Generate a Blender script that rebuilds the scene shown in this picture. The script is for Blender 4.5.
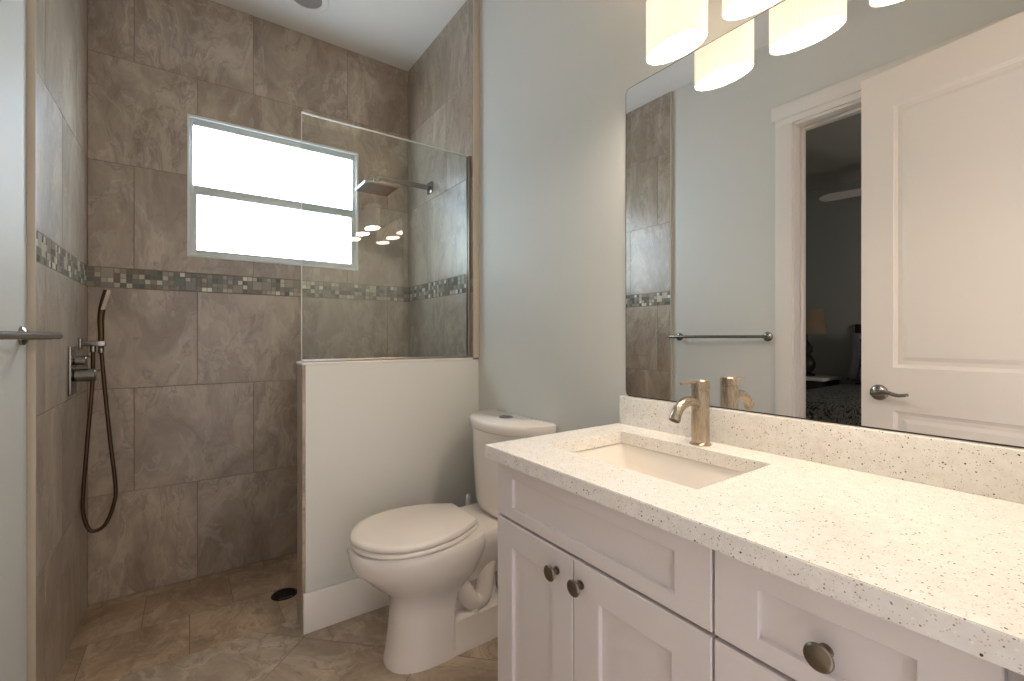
import bpy, bmesh, math, random
from mathutils import Vector, Matrix
random.seed(7)
for o in list(bpy.data.objects): bpy.data.objects.remove(o)
SC = bpy.context.scene
COL = SC.collection
PI = math.pi

# ------------------------------------------------------------------ camera
F, YAW, CY, H = 452.0, 0.6198, 337.3, 1.1142
cam = bpy.data.cameras.new('camera')
cam.sensor_width = 36.0; cam.lens = F*36.0/1024.0
cam.shift_y = (CY-340.5)/1024.0
cam.clip_start = 0.01
camo = bpy.data.objects.new('camera', cam); COL.objects.link(camo)
camo.location = (0, 0, H); camo.rotation_euler = (PI/2, 0, -YAW)
SC.camera = camo
# ------------------------------------------------------------------ world, exposure
wd = bpy.data.worlds.new('world'); SC.world = wd; wd.use_nodes = True
bg = wd.node_tree.nodes['Background']
bg.inputs['Color'].default_value = (1.0, 0.93, 0.93, 1); bg.inputs['Strength'].default_value = 1.05
SC.view_settings.view_transform = 'Standard'; SC.view_settings.look = 'None'
SC.view_settings.gamma = 1.0; SC.view_settings.use_curve_mapping = False
SC.view_settings.exposure = 0.54
SC.cycles.max_bounces = 10; SC.cycles.diffuse_bounces = 6; SC.cycles.glossy_bounces = 6
SC.cycles.transparent_max_bounces = 12
WIN_STR = 8.0      # frosted window panes
SHADE_STR = .56   # lit fabric of the vanity shades
DIFF_STR = 52.0     # bright diffusers under the shades
BULB_W = 3.0

# ------------------------------------------------------------------ room constants
W = 1.117          # mirror plane
WP = 1.120         # painted right wall
WT = 1.088         # tiled right wall
LP = -0.371        # painted left wall
LT = -0.354        # tiled left wall
D = 2.619          # tiled back wall
P = 1.842          # front face of the half wall
HC = 2.74          # ceiling
NY = 0.03          # near wall face
SHY = 1.95         # shower edge

# ------------------------------------------------------------------ materials
def lin(c):
    return tuple((x/12.92 if x <= .04045 else ((x+.055)/1.055)**2.4) for x in c)
def rgb(r, g, b): return lin((r/255, g/255, b/255)) + (1,)
def mat(name, col=(0.8,0.8,0.8,1), rough=.5, metal=0, **kw):
    m = bpy.data.materials.new(name); m.use_nodes = True
    b = m.node_tree.nodes['Principled BSDF']
    b.inputs['Base Color'].default_value = col
    b.inputs['Roughness'].default_value = rough
    b.inputs['Metallic'].default_value = metal
    for k, v in kw.items(): b.inputs[k.replace('_', ' ')].default_value = v
    return m
class NT:
    def __init__(s, m): s.m = m; s.t = m.node_tree; s.b = s.t.nodes['Principled BSDF']
    def n(s, typ, **kw):
        x = s.t.nodes.new(typ)
        for k, v in kw.items():
            if k.startswith('i_'): x.inputs[k[2:].replace('_', ' ')].default_value = v
            else: setattr(x, k, v)
        return x
    def l(s, a, ao, b, bi): s.t.links.new(a.outputs[ao], b.inputs[bi])
    def ramp(s, stops):
        r = s.n('ShaderNodeValToRGB'); e = r.color_ramp.elements
        while len(e) < len(stops): e.new(.5)
        for i, (p, c) in enumerate(stops): e[i].position = p; e[i].color = c
        return r
    def mix(s, a, ao, b, bo, f=None, fo=0, fac=.5, mode='MIX'):
        x = s.n('ShaderNodeMix', data_type='RGBA', blend_type=mode); x.inputs[0].default_value = fac
        s.l(a, ao, x, 6); s.l(b, bo, x, 7)
        if f: s.l(f, fo, x, 0)
        return x

def paint(name, col, rough=.6, bump=.02):
    m = mat(name, col, rough); N = NT(m)
    tc = N.n('ShaderNodeTexCoord'); no = N.n('ShaderNodeTexNoise', i_Scale=220.0, i_Detail=2.0)
    N.l(tc, 'Object', no, 'Vector')
    bp = N.n('ShaderNodeBump', i_Strength=bump, i_Distance=.002); N.l(no, 0, bp, 'Height'); N.l(bp, 0, N.b, 'Normal')
    return m

def stone(name, dark, midc, light, vein, scale=1.0, rough=.34, spec=.5, coord='UV'):
    """taupe porcelain with swirling veins; UVs are metres with an offset for each tile"""
    m = mat(name, midc, rough); N = NT(m)
    if coord == 'UV': tc = N.n('ShaderNodeUVMap', uv_map='tile'); out = 0
    else: tc = N.n('ShaderNodeTexCoord'); out = coord
    mp = N.n('ShaderNodeMapping'); mp.inputs['Scale'].default_value = (scale*1.25, scale*.62, 1); N.l(tc, out, mp, 0)
    w = N.n('ShaderNodeTexNoise', i_Scale=1.8, i_Detail=4.0, i_Roughness=.6); N.l(mp, 0, w, 'Vector')
    sc = N.n('ShaderNodeVectorMath', operation='SCALE'); sc.inputs[3].default_value = .45; N.l(w, 'Color', sc, 0)
    ad = N.n('ShaderNodeVectorMath', operation='ADD'); N.l(mp, 0, ad, 0); N.l(sc, 0, ad, 1)
    n1 = N.n('ShaderNodeTexNoise', i_Scale=4.0, i_Detail=10.0, i_Roughness=.70, i_Distortion=.5); N.l(ad, 0, n1, 'Vector')
    r1 = N.ramp([(.30, dark), (.5, midc), (.72, light)]); N.l(n1, 0, r1, 0)
    n2 = N.n('ShaderNodeTexNoise', i_Scale=2.4, i_Detail=8.0, i_Roughness=.62, i_Distortion=.7); N.l(ad, 0, n2, 'Vector')
    r2 = N.ramp([(.485, (0,0,0,1)), (.5, (1,1,1,1)), (.53, (0,0,0,1))]); N.l(n2, 0, r2, 0)
    r2m = N.n('ShaderNodeMath', operation='MULTIPLY'); r2m.inputs[1].default_value = .27; N.l(r2, 0, r2m, 0)
    vc = N.n('ShaderNodeRGB'); vc.outputs[0].default_value = vein
    mx = N.mix(r1, 0, vc, 0, r2m, 0)
    n3 = N.n('ShaderNodeTexNoise', i_Scale=3.0, i_Detail=8.0, i_Roughness=.62, i_Distortion=1.0); 
    a2 = N.n('ShaderNodeVectorMath', operation='ADD'); a2.inputs[1].default_value = (7.3, 2.1, 0); N.l(ad, 0, a2, 0); N.l(a2, 0, n3, 'Vector')
    r3 = N.ramp([(.485, (0,0,0,1)), (.50, (1,1,1,1)), (.515, (0,0,0,1))]); N.l(n3, 0, r3, 0)
    r3m = N.n('ShaderNodeMath', operation='MULTIPLY'); r3m.inputs[1].default_value = .60; N.l(r3, 0, r3m, 0)
    dc = N.n('ShaderNodeRGB'); dc.outputs[0].default_value = dark
    mx2 = N.mix(mx, 2, dc, 0, r3m, 0)
    N.l(mx2, 2, N.b, 'Base Color')
    bp = N.n('ShaderNodeBump', i_Strength=.25, i_Distance=.002); N.l(n1, 0, bp, 'Height'); N.l(bp, 0, N.b, 'Normal')
    rr = N.n('ShaderNodeMapRange'); rr.inputs['To Min'].default_value = rough-.06; rr.inputs['To Max'].default_value = rough+.08
    N.l(n1, 0, rr, 0); N.l(rr, 0, N.b, 'Roughness')
    return m

M = {}
M['paint'] = paint('wall_paint', rgb(208,208,203), .55)
M['ceil'] = paint('ceiling_paint', rgb(226,224,220), .7)
M['trim'] = paint('trim_paint', rgb(226,220,214), .38, .005)
M['cab'] = paint('cabinet_paint', rgb(226,219,218), .36, .004)
M['door'] = paint('door_paint', rgb(228,220,212), .4, .01)
M['gap'] = mat('dark_gap', rgb(60,52,48), .8)
M['filler'] = paint('filler_paint', rgb(140,138,130), .5)
M['tile'] = stone('wall_tile', rgb(126,111,96), rgb(160,145,128), rgb(192,179,162), rgb(212,201,186))
M['tile'].node_tree.nodes['Principled BSDF'].inputs['Specular IOR Level'].default_value = .9
M['floor_tile'] = stone('floor_tile', rgb(120,103,85), rgb(168,150,129), rgb(208,192,170), rgb(220,207,188), scale=1.0, rough=.36)
M['shower_tile'] = stone('shower_floor_tile', rgb(126,102,78), rgb(166,140,113), rgb(202,178,150), rgb(208,188,162), scale=1.5, rough=.42)
M['grout'] = mat('grout', rgb(128,116,102), .85)
M['floor_grout'] = mat('floor_grout', rgb(132,113,93), .85)
M['edge'] = mat('tile_edge_trim', rgb(190,180,162), .45, 0)
M['porcelain'] = mat('porcelain', rgb(235,228,222), .12, Coat_Weight=.4)
M['lidwhite'] = mat('seat_plastic', rgb(238,230,222), .22)
M['sink'] = mat('sink_porcelain', rgb(240,234,226), .15)
M['nickel'] = mat('brushed_nickel', rgb(182,168,150), .28, 1)
M['chrome'] = mat('satin_chrome', rgb(150,146,140), .22, 1)
M['bronze'] = mat('dark_bronze', rgb(96,76,58), .32, 1)
M['drain'] = mat('drain_bronze', rgb(52,44,38), .45, .8)
M['knob'] = mat('knob_nickel', rgb(132,122,108), .3, 1)
M['alu'] = mat('window_aluminium', rgb(205,210,208), .4, .25)
M['winwhite'] = mat('window_white', rgb(222,226,222), .45)
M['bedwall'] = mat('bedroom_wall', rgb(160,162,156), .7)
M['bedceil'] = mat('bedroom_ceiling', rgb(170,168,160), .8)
M['dark'] = mat('dark_wood', rgb(38,32,30), .45)
M['lampshade'] = mat('beige_lampshade', rgb(128,110,88), .8)
M['pillowcase'] = mat('pillow_white', rgb(170,176,180), .8)
M['mirror'] = mat('mirror_silver', (.92,.92,.91,1), .0, 1)
M['mirror_edge'] = mat('mirror_edge', rgb(66,60,54), .4, .5)
M['plastic'] = mat('white_plastic', rgb(214,216,214), .35)
M['steel'] = mat('steel_channel', rgb(168,160,150), .3, .9)

def metal_brush(m, sx, sz):
    N = NT(m); tc = N.n('ShaderNodeTexCoord'); mp = N.n('ShaderNodeMapping'); mp.inputs['Scale'].default_value = (sx, sx, sz)
    N.l(tc, 'Object', mp, 0); no = N.n('ShaderNodeTexNoise', i_Scale=1.0, i_Detail=3.0); N.l(mp, 0, no, 'Vector')
    rr = N.n('ShaderNodeMapRange'); rr.inputs['To Min'].default_value = .24; rr.inputs['To Max'].default_value = .31
    N.l(no, 0, rr, 0); N.l(rr, 0, N.b, 'Roughness')
metal_brush(M['nickel'], 900, 40)

def quartz():
    m = mat('speckled_quartz', rgb(232,222,206), .16); N = NT(m)
    tc = N.n('ShaderNodeTexCoord')
    tc0 = tc; tc = N.n('ShaderNodeMapping'); tc.inputs['Rotation'].default_value = (.61, .37, .83); N.l(tc0, 'Object', tc, 0)
    def specks(scale, thr, rad):
        wn = N.n('ShaderNodeTexNoise', i_Scale=scale*1.2, i_Detail=1.0); N.l(tc, 0, wn, 'Vector')
        s_ = N.n('ShaderNodeVectorMath', operation='SCALE'); s_.inputs[3].default_value = .5/scale; N.l(wn, 'Color', s_, 0)
        a_ = N.n('ShaderNodeVectorMath', operation='ADD'); N.l(tc, 0, a_, 0); N.l(s_, 0, a_, 1)
        v = N.n('ShaderNodeTexVoronoi', i_Scale=scale); N.l(a_, 0, v, 'Vector')
        sp = N.n('ShaderNodeSeparateColor'); N.l(v, 'Color', sp, 0)
        lt = N.n('ShaderNodeMath', operation='LESS_THAN'); lt.inputs[1].default_value = thr; N.l(sp, 0, lt, 0)
        ld = N.n('ShaderNodeMath', operation='LESS_THAN'); ld.inputs[1].default_value = rad; N.l(v, 'Distance', ld, 0)
        mu = N.n('ShaderNodeMath', operation='MULTIPLY'); N.l(lt, 0, mu, 0); N.l(ld, 0, mu, 1)
        return mu, sp
    base = N.n('ShaderNodeTexNoise', i_Scale=60.0, i_Detail=4.0); N.l(tc, 0, base, 'Vector')
    br = N.ramp([(.35, rgb(238,234,228)), (.65, rgb(246,243,238))]); N.l(base, 0, br, 0)
    cur, co = br, 0
    for scale, thr, rad, c in ((420, .18, .34, rgb(206,194,178)), (300, .09, .32, rgb(150,134,118)), (190, .06, .27, rgb(84,72,62)), (260, .10, .36, rgb(252,248,240))):
        mu, sp = specks(scale, thr, rad)
        cc = N.n('ShaderNodeRGB'); cc.outputs[0].default_value = c
        x = N.mix(cur, co, cc, 0, mu, 0); cur, co = x, 2
    N.l(cur, co, N.b, 'Base Color')
    return m
M['quartz'] = quartz()

def mosaic_mat():
    m = mat('mosaic_glass_and_stone', (.5,.5,.5,1), .2); N = NT(m)
    at = N.n('ShaderNodeVertexColor', layer_name='tint'); N.l(at, 0, N.b, 'Base Color')
    return m
M['mosaic'] = mosaic_mat()

def emis(name, col, strength):
    m = bpy.data.materials.new(name); m.use_nodes = True; t = m.node_tree
    b = t.nodes['Principled BSDF']; b.inputs['Base Color'].default_value = col; b.inputs['Roughness'].default_value = .5
    b.inputs['Emission Color'].default_value = col; b.inputs['Emission Strength'].default_value = strength
    return m
def frosted():
    m = emis('frosted_window_glass', (.80,.90,1.0,1), WIN_STR); N = NT(m); b = N.b
    b.inputs['Roughness'].default_value = .25; b.inputs['Base Color'].default_value = (.3,.32,.34,1)
    tc = N.n('ShaderNodeTexCoord')
    n1 = N.n('ShaderNodeTexNoise', i_Scale=2.2, i_Detail=1.0); N.l(tc, 'Object', n1, 'Vector')
    r1 = N.ramp([(.38, (.60,.70,.74,1)), (.55, (.58,.76,1,1)), (.7, (.68,.84,1,1))]); N.l(n1, 0, r1, 0)
    N.l(r1, 0, b, 'Emission Color')
    n2 = N.n('ShaderNodeTexNoise', i_Scale=95.0, i_Detail=2.0); N.l(tc, 'Object', n2, 'Vector')
    bp = N.n('ShaderNodeBump', i_Strength=.3, i_Distance=.002); N.l(n2, 0, bp, 'Height'); N.l(bp, 0, b, 'Normal')
    mr = N.n('ShaderNodeMapRange'); mr.inputs['From Min'].default_value = .25; mr.inputs['From Max'].default_value = .75
    mr.inputs['To Min'].default_value = WIN_STR*.85; mr.inputs['To Max'].default_value = WIN_STR*1.15
    N.l(n2, 0, mr, 0); N.l(mr, 0, b, 'Emission Strength')
    return m
M['frost'] = frosted()
def shade_mat():
    m = emis('ribbed_lit_shade', (1.0,.86,.68,1), SHADE_STR); N = NT(m); b = N.b
    b.inputs['Base Color'].default_value = (.85,.78,.66,1)
    tc = N.n('ShaderNodeUVMap', uv_map='tile')
    wv = N.n('ShaderNodeTexWave', i_Scale=1.0, i_Distortion=1.2, i_Detail=2.0); wv.inputs['Detail Scale'].default_value = 3.0
    N.l(tc, 0, wv, 'Vector')
    r = N.ramp([(0, (.86,.69,.50,1)), (1, (1.0,.88,.72,1))]); N.l(wv, 0, r, 0); N.l(r, 0, b, 'Emission Color')
    return m
M['shade'] = shade_mat()
M['diffuser'] = emis('glowing_diffuser', (1.0,.84,.66,1), DIFF_STR)
M['bulb'] = emis('lit_bulb', (1.0,.78,.54,1), 420)
M['lens'] = mat('recessed_lens', rgb(140,138,132), .3)

def glass_mat():
    m = bpy.data.materials.new('clear_shower_glass'); m.use_nodes = True; t = m.node_tree
    for n in list(t.nodes): t.nodes.remove(n)
    o = t.nodes.new('ShaderNodeOutputMaterial'); tr = t.nodes.new('ShaderNodeBsdfTransparent'); gl = t.nodes.new('ShaderNodeBsdfGlossy')
    tr.inputs[0].default_value = (.93,.955,.95,1); gl.inputs['Roughness'].default_value = 0.0
    fr = t.nodes.new('ShaderNodeFresnel'); fr.inputs[0].default_value = 1.9
    ge = t.nodes.new('ShaderNodeNewGeometry'); sb = t.nodes.new('ShaderNodeMath'); sb.operation = 'SUBTRACT'; sb.inputs[0].default_value = 1.0; t.links.new(ge.outputs['Backfacing'], sb.inputs[1])
    ml = t.nodes.new('ShaderNodeMath'); ml.operation = 'MULTIPLY'; t.links.new(fr.outputs[0], ml.inputs[0]); t.links.new(sb.outputs[0], ml.inputs[1])
    mx = t.nodes.new('ShaderNodeMixShader'); t.links.new(ml.outputs[0], mx.inputs[0]); t.links.new(tr.outputs[0], mx.inputs[1]); t.links.new(gl.outputs[0], mx.inputs[2])
    t.links.new(mx.outputs[0], o.inputs[0]); return m
M['glass'] = glass_mat()
M['glass_edge'] = mat('polished_glass_edge', rgb(214,220,210), .1)

def pattern():
    m = mat('paisley_bedspread', rgb(60,64,66), .85); N = NT(m); tc = N.n('ShaderNodeTexCoord')
    n = N.n('ShaderNodeTexNoise', i_Scale=22.0, i_Detail=4.0, i_Distortion=2.5); N.l(tc, 'Object', n, 'Vector')
    r = N.ramp([(.46, rgb(40,42,44)), (.50, rgb(176,178,172)), (.54, rgb(50,54,54)), (.6, rgb(120,124,118))]); N.l(n, 0, r, 0); N.l(r, 0, N.b, 'Base Color')
    return m
M['paisley'] = pattern()
def carpet():
    return mat('bedroom_carpet', rgb(120,112,102), .95)
M['carpet'] = carpet()

# ------------------------------------------------------------------ mesh helpers
def B(): return bmesh.new()
def box(bm, x0, x1, y0, y1, z0, z1, bev=0, mi=0, seg=2):
    r = bmesh.ops.create_cube(bm, size=1)
    vs = r['verts']
    for v in vs:
        v.co = Vector(((x0+x1)/2+v.co.x*abs(x1-x0), (y0+y1)/2+v.co.y*abs(y1-y0), (z0+z1)/2+v.co.z*abs(z1-z0)))
    fs = set(f for v in vs for f in v.link_faces)
    for f in fs: f.material_index = mi
    if bev > 0:
        es = list(set(e for v in vs for e in v.link_edges))
        rr = bmesh.ops.bevel(bm, geom=es, offset=bev, segments=seg, affect='EDGES', profile=.5)
        for f in rr['faces']: f.material_index = mi
    return vs
def frame_of(d):
    d = Vector(d).normalized(); a = Vector((0,0,1)) if abs(d.z) < .9 else Vector((1,0,0))
    u = d.cross(a).normalized(); return d, u, d.cross(u).normalized()
def ring_loft(bm, rings, cap0=True, cap1=True, mi=0, closed=True):
    R = [[bm.verts.new(p) for p in r] for r in rings]
    n = len(R[0])
    for a, b in zip(R, R[1:]):
        for i in range(n if closed else n-1):
            f = bm.faces.new((a[i], a[(i+1)%n], b[(i+1)%n], b[i])); f.material_index = mi; f.smooth = True
    if cap0: f = bm.faces.new(R[0][::-1]); f.material_index = mi
    if cap1: f = bm.faces.new(R[-1]); f.material_index = mi
    return R
def lathe(bm, base, axis, prof, n=32, mi=0, cap0=True, cap1=True):
    d, u, v = frame_of(axis); base = Vector(base)
    rings = []
    for h_, r in prof:
        rings.append([base+d*h_+(u*math.cos(2*PI*i/n)+v*math.sin(2*PI*i/n))*max(r, 1e-4) for i in range(n)])
    return ring_loft(bm, rings, cap0, cap1, mi)
def cyl(bm, p0, p1, r, n=24, mi=0, bev=0):
    p0, p1 = Vector(p0), Vector(p1); L_ = (p1-p0).length
    pr = [(0, r), (L_, r)] if not bev else [(0, r-bev), (bev, r), (L_-bev, r), (L_, r-bev)]
    lathe(bm, p0, p1-p0, pr, n, mi)
def catmull(pts, k=8):
    pts = [Vector(p) for p in pts]; out = []
    P_ = [pts[0]*2-pts[1]]+pts+[pts[-1]*2-pts[-2]]
    for i in range(1, len(P_)-2):
        a, b, c, d = P_[i-1:i+3]
        for j in range(k):
            t = j/k; out.append(.5*((2*b)+(c-a)*t+(2*a-5*b+4*c-d)*t*t+(3*b-a-3*c+d)*t**3))
    out.append(pts[-1]); return out
def tube(bm, pts, r, n=14, mi=0, smooth=8, radii=None):
    ps = catmull(pts, smooth) if smooth else [Vector(p) for p in pts]
    rings = []; u = None
    for i, p in enumerate(ps):
        d = (ps[min(i+1, len(ps)-1)]-ps[max(i-1, 0)]).normalized()
        if u is None: _, u, _ = frame_of(d)
        u = (u-d*u.dot(d)).normalized(); v = d.cross(u)
        rad = r if radii is None else radii(i/(len(ps)-1))
        rings.append([p+(u*math.cos(2*PI*j/n)+v*math.sin(2*PI*j/n))*rad for j in range(n)])
    ring_loft(bm, rings, mi=mi)
def finish(bm, name, mats, parent=None, sharp=math.radians(40), mod=None, weld=False):
    if weld: bmesh.ops.remove_doubles(bm, verts=bm.verts, dist=1e-5)
    bmesh.ops.recalc_face_normals(bm, faces=bm.faces)
    me = bpy.data.meshes.new(name); 
    for f in bm.faces: f.smooth = True
    for e in bm.edges:
        if len(e.link_faces) == 2 and e.calc_face_angle(0) > sharp: e.smooth = False
    bm.to_mesh(me); bm.free()
    o = bpy.data.objects.new(name, me); COL.objects.link(o)
    if not isinstance(mats, (list, tuple)): mats = [mats]
    for m in mats: me.materials.append(M[m] if isinstance(m, str) else m)
    if parent: 
        o.parent = parent; o.matrix_parent_inverse = parent.matrix_world.inverted()
    return o
def setp(o, label=None, cat=None, group=None, kind=None):
    if label: o['label'] = label
    if cat: o['category'] = cat
    if group: o['group'] = group
    if kind: o['kind'] = kind
    return o
def thing(name, label, cat, loc, group=None, rz=0):
    o = bpy.data.objects.new(name, None); COL.objects.link(o); o.location = loc; o.rotation_euler.z = rz
    o.empty_display_size = .05
    o.matrix_world = Matrix.Translation(loc) @ Matrix.Rotation(rz, 4, 'Z')
    return setp(o, label, cat, group)
def struct(o): o['kind'] = 'structure'; return o

# ------------------------------------------------------------------ tiled surfaces
MOS = [rgb(104,106,98)]*3+[rgb(128,128,116)]*4+[rgb(152,146,130)]*4+[rgb(186,178,160)]*3+[rgb(216,210,194)]*2+[rgb(122,108,92)]*2+[rgb(96,100,96)]
def tile_quads(bm, org, ud, vd, nd, rects, uvl, cl, hole=None, gap=.0012, depth=.006, mi=0, tint=None, rot=False, bev=.0008):
    """rects: (u0,u1,v0,v1) tiles on the plane org + u*ud + v*vd, raised along nd"""
    for (u0, u1, v0, v1) in rects:
        off = (random.uniform(0, 40), random.uniform(0, 40)); c = tint() if tint else (1,1,1,1)
        parts = [(u0, u1, v0, v1)]; full = (u0, u1, v0, v1)
        if hole:
            a, b, c0, d0 = hole
            if u0 < b and u1 > a and v0 < d0 and v1 > c0:
                parts = []
                if v1 > d0: parts.append((u0, u1, d0, v1))
                if v0 < c0: parts.append((u0, u1, v0, c0))
                m0, m1 = max(v0, c0), min(v1, d0)
                if u0 < a: parts.append((u0, a, m0, m1))
                if u1 > b: parts.append((b, u1, m0, m1))
        for (a0, a1, b0, b1) in parts:
            if a1-a0 < .004 or b1-b0 < .004: continue
            gl, gr, gb, gt_ = (gap if abs(x-y) < 1e-6 else 0 for x, y in zip((a0, a1, b0, b1), full))
            bl, br2, bb, bt = (bev if g else 0 for g in (gl, gr, gb, gt_))
            pts_o = [(a0+gl, b0+gb), (a1-gr, b0+gb), (a1-gr, b1-gt_), (a0+gl, b1-gt_)]
            pts_i = [(a0+gl+bl, b0+gb+bb), (a1-gr-br2, b0+gb+bb), (a1-gr-br2, b1-gt_-bt), (a0+gl+bl, b1-gt_-bt)]
            v_b = [bm.verts.new(org+ud*u+vd*v) for u, v in pts_o]
            v_m = [bm.verts.new(org+ud*u+vd*v+nd*(depth-bev)) for u, v in pts_o]
            v_t = [bm.verts.new(org+ud*u+vd*v+nd*depth) for u, v in pts_i]
            faces = [(v_t, pts_i)]
            for i in range(4):
                j = (i+1) % 4
                faces.append(((v_b[i], v_b[j], v_m[j], v_m[i]), (pts_o[i], pts_o[j], pts_o[j], pts_o[i])))
                faces.append(((v_m[i], v_m[j], v_t[j], v_t[i]), (pts_o[i], pts_o[j], pts_i[j], pts_i[i])))
            for vs, pp in faces:
                f = bm.faces.new(vs); f.material_index = mi
                for lp, (pu, pv) in zip(f.loops, pp):
                    lp[uvl].uv = ((pv+off[0], pu+off[1]) if rot else (pu+off[0], pv+off[1]))
                    lp[cl] = c
def mosaic_rects(u0, u1, v0, v1, rows=4):
    s = (v1-v0)/rows; n = int((u1-u0)/s)+1; used = set(); out = []
    for i in range(n):
        for j in range(rows):
            if (i, j) in used: continue
            k = 2 if random.random() < .06 and j < rows-1 and i < n-1 and not ({(i+1, j), (i, j+1), (i+1, j+1)} & used) else 1
            for a in range(k):
                for b in range(k): used.add((i+a, j+b))
            out.append((u0+i*s, min(u1, u0+(i+k)*s), v0+j*s, v0+(j+k)*s))
    return [r for r in out if r[1]-r[0] > .006]
def tinted():
    c = random.choice(MOS); k = random.uniform(.85, 1.15); return (min(1, c[0]*k), min(1, c[1]*k), min(1, c[2]*k), 1)
ROWS = [(-.03, .43), (.43, .889), (.889, 1.3305), ('m', 1.3305, 1.419), (1.419, 1.877), (1.877, 2.342), (2.342, 2.74)]
def tile_wall(name, org, ud, vd, nd, length, joints, hole=None, tw=.464, z0=0.0, z1=HC, mosaic=True, ext=(0, .05)):
    bm = B(); uvl = bm.loops.layers.uv.new('tile'); cl = bm.loops.layers.float_color.new('tint')
    for k, row in enumerate(ROWS):
        if row[0] == 'm':
            if mosaic: tile_quads(bm, org, ud, vd, nd, mosaic_rects(0, length, row[1]+.002, row[2]-.002), uvl, cl, hole, gap=.0011, depth=.006, mi=1, tint=tinted, bev=.0006)
            continue
        v0, v1 = max(row[0], z0), min(row[1], z1)
        if v1 <= v0: continue
        j = joints[k] % tw; cuts = [0]
        u = j
        while u < length-.01:
            if u > .01: cuts.append(u)
            u += tw
        cuts.append(length)
        tile_quads(bm, org, ud, vd, nd, [(a, b, v0, v1) for a, b in zip(cuts, cuts[1:])], uvl, cl, hole)
    # grout bed behind the tiles
    hs = [(-ext[0], length+ext[1], z0, z1)]
    if hole:
        a, b, c, d = hole; hs = [(-ext[0], a, z0, z1), (b, length+ext[1], z0, z1), (a, b, z0, c), (a, b, d, z1)]
    for a, b, c, d in hs:
        for dep in (0,):
            p = [org+ud*a+vd*c, org+ud*b+vd*c, org+ud*b+vd*d, org+ud*a+vd*d]
            q = [x+nd*.0048 for x in p]; pb = [x-nd*.1 for x in p]
            R = [[bm.verts.new(x) for x in pb], [bm.verts.new(x) for x in q]]
            for i in range(4):
                f = bm.faces.new((R[0][i], R[0][(i+1)%4], R[1][(i+1)%4], R[1][i])); f.material_index = 2
            bm.faces.new(R[1]).material_index = 2; bm.faces.new(R[0][::-1]).material_index = 2
    return struct(finish(bm, name, ['tile', 'mosaic', 'grout'], sharp=.1))
X, Y, Z = Vector((1,0,0)), Vector((0,1,0)), Vector((0,0,1))
WX0, WX1, WZ0, WZ1 = -.009, .787, 1.495, 2.168
tile_wall('wall_back', Vector((LT, D+.006, -.03)) + Vector((0,0,.03)), X, Z, -Y, WT-LT,
          {0: .385, 1: .153, 2: .385, 4: .153, 5: .385, 6: .153}, hole=(WX0-LT, WX1-LT, WZ0, WZ1), z0=-.03, ext=(.05, .05))
tile_wall('wall_left_shower', Vector((LT-.006, 1.826, 0)), Y, Z, X, D-1.826, {0: .1, 1: .33, 2: .1, 4: .33, 5: .1, 6: .33}, z0=-.03)
tile_wall('wall_right_shower', Vector((WT+.006, P+.002, 0)), Y, Z, -X, D-P, {0: .3, 1: .08, 2: .3, 4: .50, 5: .27, 6: .50}, z0=-.03)

# ------------------------------------------------------------------ painted structure
bm = B(); box(bm, WP, WP+.1, NY-.12, D+.1, -.1, HC)
struct(finish(bm, 'wall_right', 'paint'))
JY0, JY1, JZ = .30, 1.089, 2.250
bm = B()
box(bm, LP-.12, LP, NY-.12, JY0, 0, HC); box(bm, LP-.12, LP, JY1, 1.84, 0, HC); box(bm, LP-.12, LP, JY0, JY1, JZ, HC)
struct(finish(bm, 'wall_left', 'paint'))
bm = B(); box(bm, LP-.12, LT-.106, 1.84, D+.1, -.1, HC)
struct(finish(bm, 'wall_left_outer', 'paint'))
HX = -.145; OX1 = .595
bm = B()
box(bm, LP-.12, HX-.02, NY-.12, NY, 0, HC); box(bm, OX1+.02, WP, NY-.12, NY, 0, HC); box(bm, HX-.02, OX1+.02, NY-.12, NY, 2.29, HC)
struct(finish(bm, 'wall_near', 'paint'))
bm = B(); box(bm, LP-.12, WP+.1, NY-.12, D+.1, HC, HC+.08)
struct(finish(bm, 'ceiling', 'ceil'))
# half wall
HWX, HWY, HWZ = .347, 1.95, 1.009
bm = B(); box(bm, HWX+.010, WP, P, HWY-.008, 0, HWZ, .0015)
hw = struct(finish(bm, 'wall_half', 'paint'))
def edge_tiles(name, org, ud, vd, nd, rects, mi=0, mats=('tile','mosaic','grout')):
    bm = B(); uvl = bm.loops.layers.uv.new('tile'); cl = bm.loops.layers.float_color.new('tint')
    tile_quads(bm, org, ud, vd, nd, rects, uvl, cl, depth=.008, bev=.0015)
    return finish(bm, name, list(mats), sharp=.1)
# tiled end and tiled shower face of the half wall
bm = B(); uvl = bm.loops.layers.uv.new('tile'); cl = bm.loops.layers.float_color.new('tint')
tile_quads(bm, Vector((HWX+.010, P+.006, 0)), Y, Z, -X, [(0, HWY-P-.006, -.02, .5), (0, HWY-P-.006, .5, HWZ)], uvl, cl, depth=.010)
tile_quads(bm, Vector((HWX, HWY-.008, 0)), X, Z, Y, [(0, .3, -.02, .5), (.3, WT-HWX, -.02, .5), (0, .5, .5, HWZ), (.5, WT-HWX, .5, HWZ)], uvl, cl, depth=.008)
o = finish(bm, 'wall_half_tiling', ['tile', 'mosaic', 'grout'], sharp=.1); struct(o)
bm = B(); box(bm, HWX-.003, WT, P-.003, HWY+.004, HWZ, HWZ+.009, .002)
struct(finish(bm, 'trim_3', 'trim'))
# tile edge strips
bm = B(); box(bm, LP, LT+.001, 1.819, 1.826, 0, HC, .002)
struct(finish(bm, 'trim_1', 'edge'))
bm = B(); box(bm, WT-.001, WP, P-.007, P, HWZ+.009, HC, .002)
struct(finish(bm, 'trim_2', 'edge'))

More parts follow.
